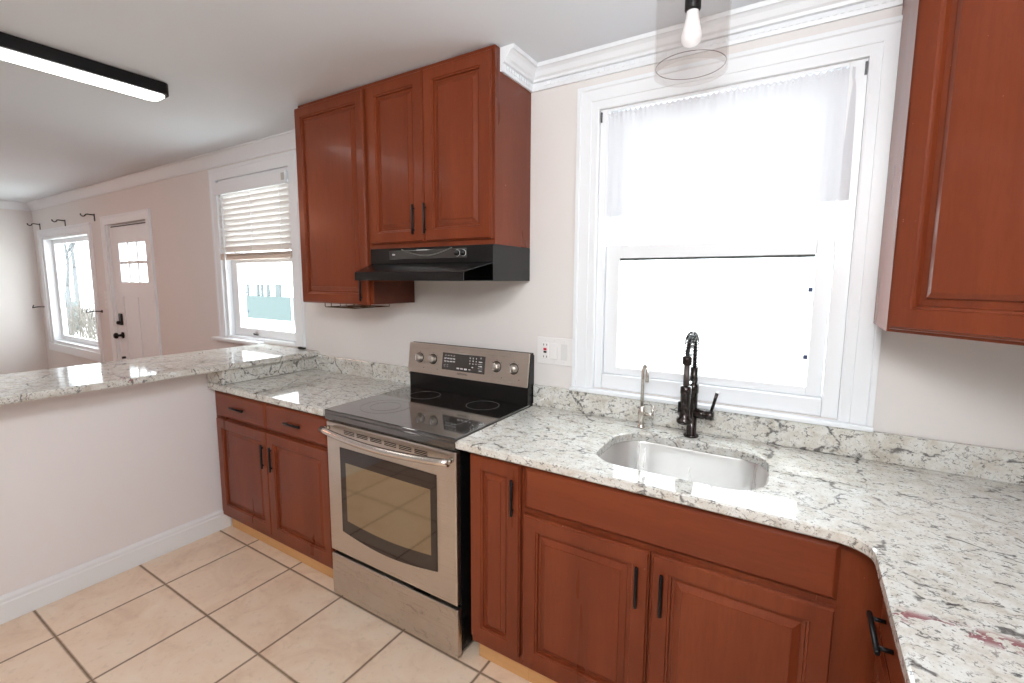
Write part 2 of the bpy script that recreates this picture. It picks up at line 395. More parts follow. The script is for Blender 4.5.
MB().box(-1.21, -1.08, -3.2, -.001, 0, 1.008).build('wall_peninsula', HALFWALL, kind='structure', origin=(-1.1, 0, 0))
# tall moulded baseboard of the half wall
bbp = [(0, .001), (.012, .001), (.012, .088), (.008, .094), (.009, .108), (.004, .122), (0, .124)]
MB().sweep([(-1.08, -3.2), (-1.08, -.525)], bbp, side=-1).build('baseboard_peninsula', TRIM, kind='structure', origin=(-1.08, -3.2, 0))
# crown mouldings
def crown(path, name, z, side):
    p = [(0, z-.09), (.008, z-.09), (.010, z-.078), (.022, z-.060), (.040, z-.032), (.052, z-.014), (.062, z-.012), (.062, z-.001), (0, z-.001)]
    MB().sweep(path, p, side=side).build(name, TRIM, kind='structure', origin=(path[0][0], path[0][1], z))
zt = H
dp = [(0, zt-.092), (.010, zt-.092), (.012, zt-.080), (.012, zt-.062), (.024, zt-.060), (.026, zt-.050), (.034, zt-.044), (.044, zt-.026), (.054, zt-.018), (.062, zt-.016), (.064, zt-.001), (0, zt-.001)]
ct = MB().sweep([(.7295, -.262), (.7295, -.0005), (2.0195, -.0005)], dp, side=-1)
# dentil blocks along both legs
x = .80
while x < 2.01:
    ct.box(x, x+.011, -.0165, -.010, zt-.079, zt-.064); x += .0205
y = -.255
while y < -.03:
    ct.box(.738, .7455, y, y+.011, zt-.079, zt-.064); y += .0205
ct.build('trim_1', TRIM, kind='structure', origin=(.73, 0, H))
crown([(-6.4995, -3.8), (-6.4995, -.0005), (-.556, -.0005)], 'trim_2', H, -1)

# ------------------------------------------------------------------ windows
CAS = [(0, 0.0005), (0, .014), (.006, .016), (.032, .016), (.034, .020), (.076, .022), (.080, .028), (.094, .028), (.096, .0005)]
def add_sash(par, x0, x1, z0, z1, gx0, gx1, gz0, gz1, y0, y1, name='sash', top_strip=False, tabs=()):
    m = MB(); M = back(0, 0, 0)
    m.box(x0, gx0, y0, y1, z0, z1, .002); m.box(gx1, x1, y0, y1, z0, z1, .002); m.box(gx0, gx1, y0, y1, z0, gz0, .002); m.box(gx0, gx1, y0, y1, gz1, z1, .002)
    s = m.build(name, VINYL, par)
    MB().box(gx0+.0005, gx1-.0005, (y0+y1)/2-.002, (y0+y1)/2+.002, gz0+.0005, gz1-.0005).build('glass_pane', PANE, s)
    if top_strip: MB().box(gx0+.001, gx1-.001, y0+.003, y0+.008, gz1-.010, gz1-.0005).build('top_strip', DARKSTRIP, s)  # thin dark strip along the top of the glass
    for tx, tz in tabs: MB().box(tx, tx+.014, y0+.004, y0+.010, tz, tz+.016, .001).build('tab', mat('dark_blue_plastic', (.03, .045, .12), .5), s)
    return s
w1 = thing('window_1', None, None, (1.505, 0, 1.04), kind='structure')
MB().casing3(back(0, 0, 0), 1.06, 1.95, 1.037, 2.215, CAS).build('casing', TRIM, w1)
MB().box(.955, 2.047, -.036, -.0005, 1.0185, 1.036, .004).build('stool', TRIM, w1)
j = MB(); j.box(1.0605, 1.092, .002, .10, 1.0405, 2.2145, .001); j.box(1.902, 1.9495, .002, .10, 1.0405, 2.2145, .001); j.box(1.0925, 1.9015, .002, .10, 2.203, 2.2145, .001)
j.box(1.0925, 1.9015, .004, .10, 1.0405, 1.104, .004); j.build('window_frame', VINYL, w1)
add_sash(w1, 1.094, 1.900, 1.106, 1.66, 1.153, 1.852, 1.137, 1.606, .022, .052, 'lower_sash', True, [(1.836, 1.475), (1.836, 1.235)])
add_sash(w1, 1.0965, 1.8975, 1.612, 2.20, 1.163, 1.848, 1.655, 2.15, .056, .086, 'upper_sash')

w2 = thing('window_2', None, None, (-1.54, 0, 1.05), kind='structure')
CAS2 = [(0, 0.0005), (0, .014), (.06, .016), (.066, .020), (.084, .020), (.086, .0005)]
MB().casing3(back(0, 0, 0), -2.0, -1.085, 1.056, 2.25, [(a, b) for a, b in CAS2 if a < .09]).build('casing', TRIM, w2)
MB().box(-2.14, -1.49, -.055, -.0005, 1.028, 1.054, .005).build('stool', TRIM, w2)
j = MB(); j.box(-1.9995, -1.965, .002, .12, 1.0505, 2.2495, .001); j.box(-1.12, -1.0855, .002, .12, 1.0505, 2.2495, .001); j.box(-1.9645, -1.1205, .002, .12, 2.22, 2.2495, .001)
j.box(-1.9645, -1.1205, .002, .12, 1.0505, 1.072, .001); j.build('window_frame', VINYL, w2)
s = add_sash(w2, -1.963, -1.122, 1.074, 1.68, -1.885, -1.185, 1.135, 1.63, .045, .075, 'lower_sash', False, [(-1.80, 1.40), (-1.79, 1.255)])
add_sash(w2, -1.963, -1.122, 1.632, 2.218, -1.90, -1.185, 1.68, 2.16, .080, .105, 'upper_sash')
lk = MB(); lk.box(-1.685, -1.64, .030, .0445, 1.088, 1.095, .002); lk.tube([(-1.695, .036, 1.098), (-1.665, .028, 1.099), (-1.63, .030, 1.093)], .0035)
lk.build('sash_lift', BLACK, w2, label='small dark latch')

w3 = thing('window_3', None, None, (-5.44, 0, .70), kind='structure')
MB().casing3(back(0, 0, 0), -6.22, -4.66, .698, 2.01, CAS2).build('casing', TRIM, w3)
MB().box(-6.31, -4.57, -.022, -.0005, .60, .697, .004).build('sill_board', TRIM, w3)
j = MB(); j.box(-6.2195, -6.17, .002, .145, .7005, 2.0095, .001); j.box(-4.70, -4.6605, .002, .145, .7005, 2.0095, .001); j.box(-6.1695, -4.7005, .002, .145, 1.98, 2.0095, .001)
j.box(-6.1695, -4.7005, .002, .145, .7005, .73, .001); j.build('window_frame', VINYL, w3)
add_sash(w3, -6.168, -4.702, .732, 1.978, -6.10, -4.77, .79, 1.93, .08, .115, 'fixed_sash')

# ------------------------------------------------------------------ front door
d1 = thing('door_1', None, None, (-3.72, 0, 0), kind='structure')
MB().casing3(back(0, 0, 0), -4.185, -3.25, 0.001, 2.045, CAS2).build('door_casing', TRIM, d1)
ds = MB(); dx0, dx1 = -4.165, -3.27; y0 = .02; y1 = .062
lx = [-3.985, -3.385]; lz = [1.475, 1.857]
ds.box(dx0, lx[0], y0, y1, .012, 2.03); ds.box(lx[1], dx1, y0, y1, .012, 2.03); ds.box(lx[0], lx[1], y0, y1, lz[1], 2.03); ds.box(lx[0], lx[1], y0, y1, 1.33, lz[0])
ds.box(lx[0], lx[1], y0+.010, y1, .22, 1.33); ds.box(lx[0], lx[1], y0, y1, .012, .22); ds.box(-3.72, -3.65, y0, y1-.01, .22, 1.33)
db = ds.build('door_leaf', TRIM, d1)
mn = MB()
for k in (1, 2): xx = lx[0]+.2*k; mn.box(xx-.014, xx+.014, y0+.004, y1-.004, lz[0]+.001, lz[1]-.001, .002)
zz = (lz[0]+lz[1])/2; mn.box(lx[0]+.001, lx[1]-.001, y0+.0045, y1-.0045, zz-.014, zz+.014, .002)
mn.build('muntins', TRIM, db); MB().box(lx[0], lx[1], .040, .043, lz[0], lz[1]).build('glass_pane', PANE, db)
dj = MB(); dj.box(-4.1845, -4.166, .0, .10, .001, 2.0445); dj.box(-3.2695, -3.2505, .0205, .10, .001, 2.0445); dj.box(-4.1655, -3.27, .03, .10, 2.031, 2.0445); dj.box(-4.1655, -3.2700, .066, .10, 1.99, 2.0305); dj.box(-4.1655, -4.13, .066, .10, .001, 1.9895); dj.box(-3.3, -3.27, .066, .10, .001, 1.9895); dj.build('door_jamb', TRIM, d1)
kp = MB(); kp.box(-4.10, -4.035, .0, .0195, 1.035, 1.155, .008); kp.lathe([(.018, 0), (.018, .02), (.012, .026), (0, .026)], (-4.068, 0, 1.06), (0, -1, 0), 20); kp.build('keypad_lock', BLACK, d1, label='black keypad deadbolt')
kb = MB(); kb.lathe([(.033, -.0195), (.033, -.010), (.014, -.006), (.012, .022), (.028, .030), (.030, .045), (.022, .058), (0, .060)], (-4.068, 0, .93), (0, -1, 0), 24); kb.build('door_knob', BLACK, d1, label='black round door knob')
MB().lathe([(.012, -.0195), (.012, .01), (0, .01)], (-4.06, 0, .70), (0, -1, 0), 14).build('door_stop', BLACK, d1)
for hz in (1.80, 1.05, .25):
    MB().box(-3.268, -3.252, .004, .0195, hz-.045, hz+.045, .003).build('hinge', BLACK, d1)
MB().box(-4.12, -3.31, .012, .0195, 2.018, 2.026).build('weather_strip', DARKSTRIP, d1)

# ------------------------------------------------------------------ small wall things in the living room
def plate(name, x, z, label):
    r = thing(name, label, 'switch', (x, -.0005, z), group='switches by the front door')
    MB().box(x-.035, x+.035, -.007, -.0005, z-.042, z+.042, .002).build('plate', WHITEPL, r); MB().box(x-.010, x+.010, -.012, -.0075, z-.02, z+.02, .002).build('toggle', WHITEPL, r)
plate('light_switch', -4.352, 1.335, 'white switch plate beside the front door, upper of two')
plate('light_switch', -4.352, 1.238, 'white switch plate beside the front door, lower of two')
def bracket():
    r = thing('curtain_rod_bracket', '', 'curtain bracket', (0, 0, 0), group='curtain rod brackets over the picture window')
    m = MB(); m.box(-.012, .012, -.006, -.0005, -.045, .03, .002); m.build('wall_plate', BLACK, r)
    m = MB(); m.tube([(0, -.006, .018), (-.0, -.055, .022), (-.0, -.072, .018)], .006); m.tube([(0, -.072, .018), (0, -.080, .002), (0, -.096, -.004), (0, -.110, .006), (0, -.114, .022)], .006); m.build('arm', BLACK, r)
    return r
def dup(root, loc, label):
    r = root.copy(); C.objects.link(r); r.location = loc; r['label'] = label
    for ch in list(root.children):
        c = ch.copy(); C.objects.link(c); c.parent = r
    return r
b0 = bracket(); b0.location = (-6.22, 0, 2.15); b0['label'] = 'black curtain rod bracket at the left corner of the picture window'
dup(b0, (-5.33, 0, 2.14), 'black curtain rod bracket over the middle of the picture window')
dup(b0, (-4.46, 0, 2.145), 'black curtain rod bracket at the right corner of the picture window')
def holdback():
    r = thing('curtain_holdback', '', 'curtain hook', (0, 0, 0), group='curtain holdback hooks')
    MB().lathe([(.016, 0.0005), (.016, .006), (0, .007)], (0, 0, 0), (0, -1, 0), 16).build('wall_plate', BLACK, r)
    MB().tube([(0, -.006, 0), (0, -.07, .004), (-.02, -.10, .0), (-.07, -.11, -.008), (-.11, -.10, -.004), (-.13, -.085, .022)], .006).build('hook', BLACK, r)
    return r
h0 = holdback(); h0.location = (-6.33, 0, 1.145); h0['label'] = 'black holdback hook left of the picture window'
dup(h0, (-4.50, 0, 1.16), 'black holdback hook on the right edge of the picture window')

# ------------------------------------------------------------------ cabinet parts
DOORP = [(0, 0), (0, .015), (.002, .015), (.006, .021), (.050, .021), (.052, .017), (.057, .016), (.059, .007), (.068, .0065), (.069, .009), (.088, .0165), (.089, .019)]
FLATP = [(0, 0), (0, .014), (.004, .021), (.052, .021), (.055, .017), (.059, .016), (.061, .007), (.070, .0065), (.084, .011), (.085, .012)]
SLABP = [(0, 0), (0, .010), (.003, .0125), (.010, .0185), (.013, .0190)]
NARP = [(0, 0), (0, .015), (.002, .015), (.006, .021), (.048, .021), (.050, .017), (.054, .016), (.056, .007), (.063, .0065), (.064, .009), (.079, .0165), (.080, .019)]
def panel(M, w, h, prof, name, parent, material): return MB().rings(M, w, h, prof).build(name, material, parent)
def pull(M, u, v, parent, vertical=True, L=.134, sp=.096, rad=.0058, off=.032):
    m = MB(); d = (0, 1) if vertical else (1, 0)
    P = lambda a, w: M @ Vector((u+d[0]*a, v+d[1]*a, w))
    m.tube([P(-L/2, off), P(-L/2+.002, off), P(L/2-.002, off), P(L/2, off)], [rad*.7, rad, rad, rad*.7], 12)
    for s_ in (-1, 1): m.tube([P(s_*sp/2, .0195), P(s_*sp/2, off)], rad*.8, 10)
    return m.build('handle', BLACK, parent)

# left base cabinet (x -1.02 .. -.006)
YB = -.572  # face-frame plane of base cabinets
lb = thing('base_cabinet', 'cherry base cabinet with two drawers over two doors, between half wall and stove', 'cabinet', (-.51, 0, 0), group='kitchen base cabinets')
MB().box(-1.055, -.004, YB+.02, -.003, .102, .886).build('body', CHERRY, lb)
m = MB(); m.box(-1.055, -1.0, YB, YB+.0195, .102, .886); m.box(-.04, -.004, YB, YB+.0195, .102, .886); m.box(-.999, -.041, YB, YB+.0195, .85, .886); m.box(-.999, -.041, YB, YB+.0195, .102, .16); m.box(-.999, -.041, YB, YB+.0195, .69, .74); m.box(-.54, -.49, YB, YB+.0195, .1605, .6895)
m.build('face_frame', CHERRY, lb)
M0 = back(0, YB-.0005, 0)
def at(x, z): return back(x, YB-.0005, z)
for x0, x1 in ((-1.02, -.521), (-.515, -.016)):
    d = panel(at(x0, .727), x1-x0, .141, SLABP, 'drawer_front', lb, CHERRY_X); pull(at(0, 0), (x0+x1)/2-.01, .795, d, False)
for x0, x1, hx in ((-1.02, -.521, -.555), (-.515, -.016, -.478)):
    d = panel(at(x0, .139), x1-x0, .573, FLATP, 'door', lb, CHERRY); pull(at(0, 0), hx, .574, d)
MB().box(-1.055, -.004, -.525, -.51, .001, .1015).build('toe_kick', OAK, lb, label='pale unstained wooden toe kick')

# right of the stove: narrow cabinet
nb = thing('narrow_cabinet', 'narrow cherry cabinet with one tall raised panel door right of the stove', 'cabinet', (.92, 0, 0), group='kitchen base cabinets')
MB().box(.806, 1.035, YB+.02, -.003, .102, .886).build('body', CHERRY, nb)
m = MB(); m.box(.806, .828, YB, YB+.0195, .102, .886); m.box(1.02, 1.035, YB, YB+.0195, .102, .886); m.box(.8285, 1.0195, YB, YB+.0195, .862, .886); m.box(.8285, 1.0195, YB, YB+.0195, .102, .16); m.build('face_frame', CHERRY, nb)
d = panel(at(.812, .139), .216, .733, NARP, 'door', nb, CHERRY); pull(at(0, 0), 1.001, .752, d)
MB().box(.806, 1.035, -.527, -.51, .001, .1015).build('toe_kick', OAK, nb, label='pale unstained wooden toe kick')

# sink base
sb = thing('sink_cabinet', 'wide cherry sink cabinet with false drawer front over two raised panel doors', 'cabinet', (1.5, 0, 0), group='kitchen base cabinets')
m = MB(); m.box(1.036, 1.054, YB+.02, -.003, .102, .886); m.box(1.94, 1.958, YB+.02, -.003, .102, .886); m.box(1.0545, 1.9395, -.02, -.003, .102, .886); m.box(1.0545, 1.9395, YB+.02, -.0205, .102, .12); m.build('body', CHERRY, sb)
m = MB(); m.box(1.036, 1.07, YB, YB+.0195, .102, .886); m.box(1.90, 2.033, YB, YB+.0195, .102, .886); m.box(1.0705, 1.8995, YB, YB+.0195, .852, .886); m.box(1.0705, 1.8995, YB, YB+.0195, .102, .16); m.box(1.0705, 1.8995, YB, YB+.0195, .68, .745); m.box(1.46, 1.51, YB, YB+.0195, .1605, .6795)
m.build('face_frame', CHERRY, sb)
panel(at(1.046, .722), .895, .150, SLABP, 'false_drawer_front', sb, CHERRY_X)
for x0, x1, hx in ((1.042, 1.4815, 1.447), (1.4885, 1.941, 1.521)):
    d = panel(at(x0, .139), x1-x0, .562, DOORP, 'door', sb, CHERRY); pull(at(0, 0), hx, .583, d)
MB().box(1.036, 2.05, -.527, -.51, .001, .1015).build('toe_kick', OAK, sb, label='pale unstained wooden toe kick')

# cabinet run along the right wall
rb = thing('drawer_cabinet', 'cherry drawer cabinet under the counter on the right, beside the camera', 'cabinet', (2.3, -1.1, 0), group='kitchen base cabinets')
MB().box(2.054, 2.62, -1.70, YB-.001, .102, .886).build('body', CHERRY, rb)
m = MB(); m.box(2.034, 2.0535, -.66, YB-.001, .102, .886); m.box(2.034, 2.0535, -1.70, -1.66, .102, .886); m.box(2.034, 2.0535, -1.6595, -.6605, .86, .886); m.box(2.034, 2.0535, -1.6595, -.6605, .69, .74); m.box(2.034, 2.0535, -1.6595, -.6605, .102, .16)
m.build('face_frame', CHERRY, rb)
MR = lambda y, z: MX((2.0335, y, z), (0, -1, 0), (0, 0, 1), (-1, 0, 0))
d = panel(MR(-.665, .727), .45, .141, SLABP, 'drawer_front', rb, CHERRY_Y); pull(MR(0, 0), .785, .797, d, False, L=.135, off=.046)
d = panel(MR(-1.12, .727), .5, .141, SLABP, 'drawer_front', rb, CHERRY_Y)
d = panel(MR(-.665, .139), .45, .573, DOORP, 'door', rb, CHERRY)
d = panel(MR(-1.12, .139), .5, .573, DOORP, 'door', rb, CHERRY)

# ------------------------------------------------------------------ counters
ZC = .92; TH = .033
def arc(cx, cy, r, a0, a1, n=8): return [(cx+r*math.cos(math.radians(a0+(a1-a0)*i/n)), cy+r*math.sin(math.radians(a0+(a1-a0)*i/n))) for i in range(n+1)]
lw = thing('granite_worktop', 'speckled granite worktop between the half wall and the stove', 'worktop', (-.45, 0, ZC), group='granite worktops')
MB().prism([(-1.075, -.003), (-1.075, -.577)]+arc(-1.035, -.577, .04, 180, 270, 5)+[(-.004, -.617), (-.004, -.003)], ZC-TH, ZC, bev=.006).build('slab', GRANITE, lw)
MB().box(-.8545, -.004, -.023, -.002, ZC+.0005, 1.017, .002).build('backsplash', GRANITE, lw)
MB().box(-1.074, -.90, -.60, -.002, ZC+.0005, 1.0075, .004).box(-.8995, -.855, -.023, -.002, ZC+.0005, 1.0075).build('riser', GRANITE, lw)
# L worktop on the right, with a rounded inner corner and the sink cut-out
def L_outline(): return [(.766, -.003), (.766, -.617)]+[(1.925, -.617)]+arc(1.925, -.687, .069, 90, 0, 8)+[(1.994, -1.72), (2.625, -1.72), (2.625, -.003)]
SK = [(1.243, -.30), (1.243, -.40)]
def sink_outline(g=0):
    pts = []
    x0, x1, ya, yb = 1.243-g, 1.765+g, -.148+g, -.512-g
    r = .115+g
    pts += arc(x0+r*1.0, yb+r, r, 180, 270, 8)+arc(x1-r, yb+r, r, 270, 360, 8)+arc(x1-r*.9, ya-r*.9, r*.9, 0, 90, 8)+arc(x0+r, ya-r, r, 90, 180, 8)
    return pts
rw = thing('granite_worktop', 'L-shaped granite worktop around the sink and along the right wall', 'worktop', (1.5, 0, ZC), group='granite worktops')
def slab_with_hole(outer, inner, z0, z1, bev):
    b = bmesh.new()
    def loop(p, z):
        vs = [b.verts.new((x, y, z)) for x, y in p]; es = [b.edges.new((vs[i], vs[(i+1) % len(vs)])) for i in range(len(vs))]; return vs, es
    # eased top edge: outer ring slightly inset on top
    def inset(poly, d):
        n = len(poly); out = []
        A = sum(poly[i][0]*poly[(i+1) % n][1]-poly[(i+1) % n][0]*poly[i][1] for i in range(n)); sg = 1 if A > 0 else -1
        for i in range(n):
            p0, p1, p2 = Vector(poly[i-1]), Vector(poly[i]), Vector(poly[(i+1) % n])
            d0, d1 = (p1-p0).normalized(), (p2-p1).normalized(); n0, n1 = Vector((-d0.y, d0.x))*sg, Vector((-d1.y, d1.x))*sg
            m = n0+n1; m = m/max(m.dot(n0), .3); out.append((p1.x+m.x*d, p1.y+m.y*d))
        return out
    o_t, e1 = loop(inset(outer, bev), z1); i_t, e2 = loop(inset(inner, -bev), z1)
    bmesh.ops.triangle_fill(b, edges=e1+e2, use_beauty=True)
    o_b, e3 = loop(inset(outer, bev), z0); i_b, e4 = loop(inner, z0)
    bmesh.ops.triangle_fill(b, edges=e3+e4, use_beauty=True)
    def ringq(A, B):
        n = len(A)
        for i in range(n): b.faces.new((A[i], A[(i+1) % n], B[(i+1) % n], B[i]))
    om = [b.verts.new((x, y, z1-bev)) for x, y in outer]; ol = [b.verts.new((x, y, z0+bev)) for x, y in outer]; im = [b.verts.new((x, y, z1-bev)) for x, y in inner]
    ringq(o_t, om); ringq(om, ol); ringq(ol, o_b); ringq(i_t, im); ringq(im, i_b)
    return b
m = MB(); m.merge(slab_with_hole(L_outline(), sink_outline(), ZC-TH, ZC, .005)); m.build('slab', GRANITE, rw)
MB().box(.766, 2.60, -.023, -.002, ZC+.0005, 1.0175, .002).build('backsplash', GRANITE, rw)
MB().box(2.604, 2.626, -1.72, -.025, ZC+.0005, 1.0175, .002).build('backsplash', GRANITE, rw)

# raised bar top on the half wall
bt = MB().prism([(-1.50, -.002), (-1.50, -3.3), (-.856, -3.3), (-.856, -.002)], 1.009, 1.042, bev=.006).build('bar_top', GRANITE, None, 'long raised granite bar top resting on the white half wall', 'worktop', origin=(-1.17, -1.6, 1.009))
lt = MB(); lt.box(-1.055, -.995, -.030, -.006, 1.0425, 1.050, .002); lt.tube([(-1.05, -.026, 1.053), (-1.02, -.030, 1.056), (-.995, -.026, 1.052)], .003, 8)
lt.build('window_latch', BLACK, None, 'small loose dark latch lying on the bar top below the window corner', 'latch', origin=(-1.03, -.02, 1.042))

# ------------------------------------------------------------------ sink and taps
sk = thing('kitchen_sink', 'undermount stainless steel sink with rounded corners below the window', 'sink', (1.5, -.33, .72))
def sinkbowl():
    b = bmesh.new(); rings = []
    for g, z in ((.030, ZC-TH-.001), (.006, ZC-TH-.001), (.004, ZC-TH-.006), (.001, .76), (-.004, .735), (-.016, .718), (-.04, .712), (-.10, .708)):
        rings.append([b.verts.new((x, y, z)) for x, y in sink_outline(g)])
    for A, B in zip(rings, rings[1:]):
        for i in range(len(A)): f = b.faces.new((A[i], A[(i+1) % len(A)], B[(i+1) % len(A)], B[i])); f.smooth = True
    b.faces.new(rings[-1]); return b
m = MB(); m.merge(sinkbowl()); o = m.build('bowl', STEELV, sk)
sd = o.modifiers.new('thickness', 'SOLIDIFY'); sd.thickness = .0012; sd.offset = 1
MB().lathe([(.044, .0), (.044, .003), (.034, .004), (.030, .001), (.0, .001)], (1.5, -.33, .7095), seg=28).build('drain', CHROME, sk)

fx, fy = 1.493, -.088
fa = thing('kitchen_faucet', 'dark bronze spring-neck kitchen faucet with pull-down sprayer behind the sink', 'faucet', (fx, fy, ZC))
MB().lathe([(0, .0005), (.027, .0005), (.028, .005), (.025, .010), (.018, .013), (.0175, .12), (.0175, .170), (.0195, .172), (.0195, .205), (.0165, .207), (.0145, .225), (.0145, .268), (.010, .270), (.0, .271)], (fx, fy, ZC), seg=28).build('column', OILBRONZE, fa)
# side valve and lever
m = MB(); m.lathe([(.0, .0), (.0185, .0), (.0195, .02), (.0195, .032), (.0165, .034), (.0165, .038), (.0195, .040), (.0195, .060), (.015, .066), (0, .067)], (fx+.012, fy-.004, ZC+.094), (1, -.10, .02), 24); v = m.build('valve_body', OILBRONZE, fa)
MB().tube([(fx+.068, fy-.012, ZC+.108), (fx+.078, fy-.014, ZC+.15), (fx+.086, fy-.016, ZC+.185)], [.0058, .0055, .0062], 12).build('lever', OILBRONZE, fa)
# spring arch
arch = [(fx, fy, ZC+.268)]; R_ = .070; cz_ = ZC+.325
for i in range(0, 25):
    a = PI*i/24; arch.append((fx, fy-R_+R_*math.cos(a), cz_+R_*1.0*math.sin(a)))
arch.append((fx, fy-2*R_, ZC+.320))
MB().tube(arch, .0075, 12).build('hose', BLACK, fa)
sp = MB(); P = [Vector(q) for q in arch]; L = [0]
for a, b in zip(P, P[1:]): L.append(L[-1]+(b-a).length)
tot = L[-1]; turns = 20; pts = []
N = turns*14
for k in range(N+1):
    s_ = tot*k/N; i = max(j for j in range(len(L)) if L[j] <= s_+1e-9); i = min(i, len(P)-2)
    f = (s_-L[i])/max(L[i+1]-L[i], 1e-6); c = P[i].lerp(P[i+1], f); t_ = (P[i+1]-P[i]).normalized(); u = Vector((1, 0, 0)); w = t_.cross(u); a = 2*PI*k/14
    pts.append(c+(u*math.cos(a)+w*math.sin(a))*.0152)
sp.tube(pts, .0021, 6); sp.build('spring', OILBRONZE, fa)
hy = fy-2*R_
MB().lathe([(0, 0), (.0155, 0), (.0165, .006), (.0165, .022), (.0155, .028), (0, .028)], (fx, hy, ZC+.300), seg=24).build('spring_collar', OILBRONZE, fa)
MB().tube([(fx, hy, ZC+.300), (fx, hy, ZC+.215)], .0105, 14).build('spray_hose', mat('dark_grey_hose', (.09, .075, .07), .4, .5), fa)
m = MB(); m.lathe([(0, .088), (.024, .088), (.027, .092), (.027, .103), (.019, .110), (.0165, .14), (.017, .145), (.017, .195), (.0185, .197), (.0185, .222), (.010, .226), (0, .226)], (fx, hy, ZC), seg=28); sh = m.build('spray_head', OILBRONZE, fa)
MB().box(fx-.024, fx-.0165, hy-.007, hy+.007, ZC+.125, ZC+.165, .003).build('spray_button', BLACK, fa)
MB().tube([(fx, fy-.015, ZC+.222), (fx, hy+.02, ZC+.222)], .0055, 10).build('holder_arm', CHROME, fa, label='chrome holder arm')
tx, ty = 1.301, -.086
ft = thing('filter_tap', 'slim brushed nickel filtered water tap left of the kitchen faucet', 'tap', (tx, ty, ZC))
MB().lathe([(0, .0005), (.015, .0005), (.0155, .004), (.012, .008), (.010, .030), (.0145, .045), (.0155, .058), (.0125, .075), (.008, .085), (.0065, .09), (0, .09)], (tx, ty, ZC), seg=24).build('body', NICKEL, ft)
sp_ = [(tx, ty, ZC+.085), (tx, ty, ZC+.225)]+[(tx+.70*.016*(1-math.cos(PI*i/10)), ty-.71*.016*(1-math.cos(PI*i/10)), ZC+.228+.030*math.sin(PI*i/10)) for i in range(11)]+[(tx+.0235, ty-.024, ZC+.195)]
MB().tube(sp_, [.0066]*(len(sp_)-2)+[.0068, .0072], 14).build('spout', NICKEL, ft)
MB().tube([(tx+.012, ty, ZC+.058), (tx+.048, ty-.004, ZC+.060)], .007, 12).build('valve_stem', NICKEL, ft)
MB().tube([(tx+.045, ty-.004, ZC+.042), (tx+.045, ty-.004, ZC+.062), (tx+.044, ty-.004, ZC+.098)], [.004, .0045, .0035], 10).build('lever', NICKEL, ft)

# ------------------------------------------------------------------ upper cabinets
YU = -.2955; ZU = 2.4375
ul = thing('upper_cabinet', 'tall cherry wall cabinet with one raised panel door, left of the range hood', 'cabinet', (-.28, 0, 1.385), group='cherry wall cabinets')
MB().box(-.546, -.0015, YU+.0005, -.002, 1.386, ZU).build('body', CHERRY, ul)
MB().box(-.030, -.0015+.0013, YU+.002, -.003, 1.3865, 1.50).build('end_panel', DARKWOOD, ul, label='darker side panel under the hood')
d = panel(back(-.554, YU-.0003, 1.384), .533, 1.034, DOORP, 'door', ul, CHERRY); pull(back(0, YU, 0), -.065, 1.47, d)
um = thing('upper_cabinet', 'cherry wall cabinet with two raised panel doors above the black range hood', 'cabinet', (.36, 0, 1.66), group='cherry wall cabinets')
MB().box(.0005, .7285, YU+.0005, -.002, 1.6605, ZU).build('body', CHERRY, um)
for x0, x1, hx in ((.0095, .3565, .322), (.3605, .7195, .392)):
    d = panel(back(x0, YU-.0003, 1.684), x1-x0, .734, DOORP, 'door', um, CHERRY); pull(back(0, YU, 0), hx-.024+.0, 1.785, d)
# diagonal corner cabinet
uc = thing('corner_cabinet', 'large cherry diagonal corner wall cabinet at the right, beside the window', 'cabinet', (2.32, -.3, 1.378), group='cherry wall cabinets')
MB().prism([(2.021, -.002), (2.021, -.303), (2.327, -.609), (2.627, -.609), (2.627, -.002)], 1.378, ZU).build('body', CHERRY, uc)
q = math.sqrt(.5); MD = lambda u, z: MX((2.021+u*q-.0005, -.303-u*q-.0005, z), (q, -q, 0), (0, 0, 1), (-q, -q, 0))
DOORC = [(0, 0), (0, .008), (.003, .014), (.006, .0145), (.009, .021), (.056, .021), (.059, .0165), (.064, .0155), (.067, .006), (.086, .0055), (.087, .013), (.098, .0175), (.100, .0185)]
d = panel(MD(.014, 1.386), .405, 1.034, DOORC, 'door', uc, CHERRY)
pull(MD(0, 0), .385, 1.47, d)

# wire rack hung under the left wall cabinet
wr = thing('wire_rack', 'thin bronze wire stemware rack under the left wall cabinet', 'rack', (-.25, -.15, 1.36))
WIRE = mat('bronze_wire', (.10, .06, .035), .35, .9); m = MB()
for yy in (-.285, -.245, -.185, -.145, -.085, -.045):
    m.tube([(-.40, yy, 1.3855), (-.40, yy, 1.366), (-.395, yy, 1.361), (-.16, yy, 1.361)], .0022, 6)
m.tube([(-.395, -.285, 1.361), (-.395, -.045, 1.361)], .0022, 6); m.tube([(-.16, -.29, 1.3855), (-.16, -.29, 1.361), (-.16, -.04, 1.361), (-.16, -.04, 1.3855)], .0022, 6); m.tube([(-.28, -.285, 1.361), (-.28, -.045, 1.361)], .0022, 6)
m.build('wires', WIRE, wr)

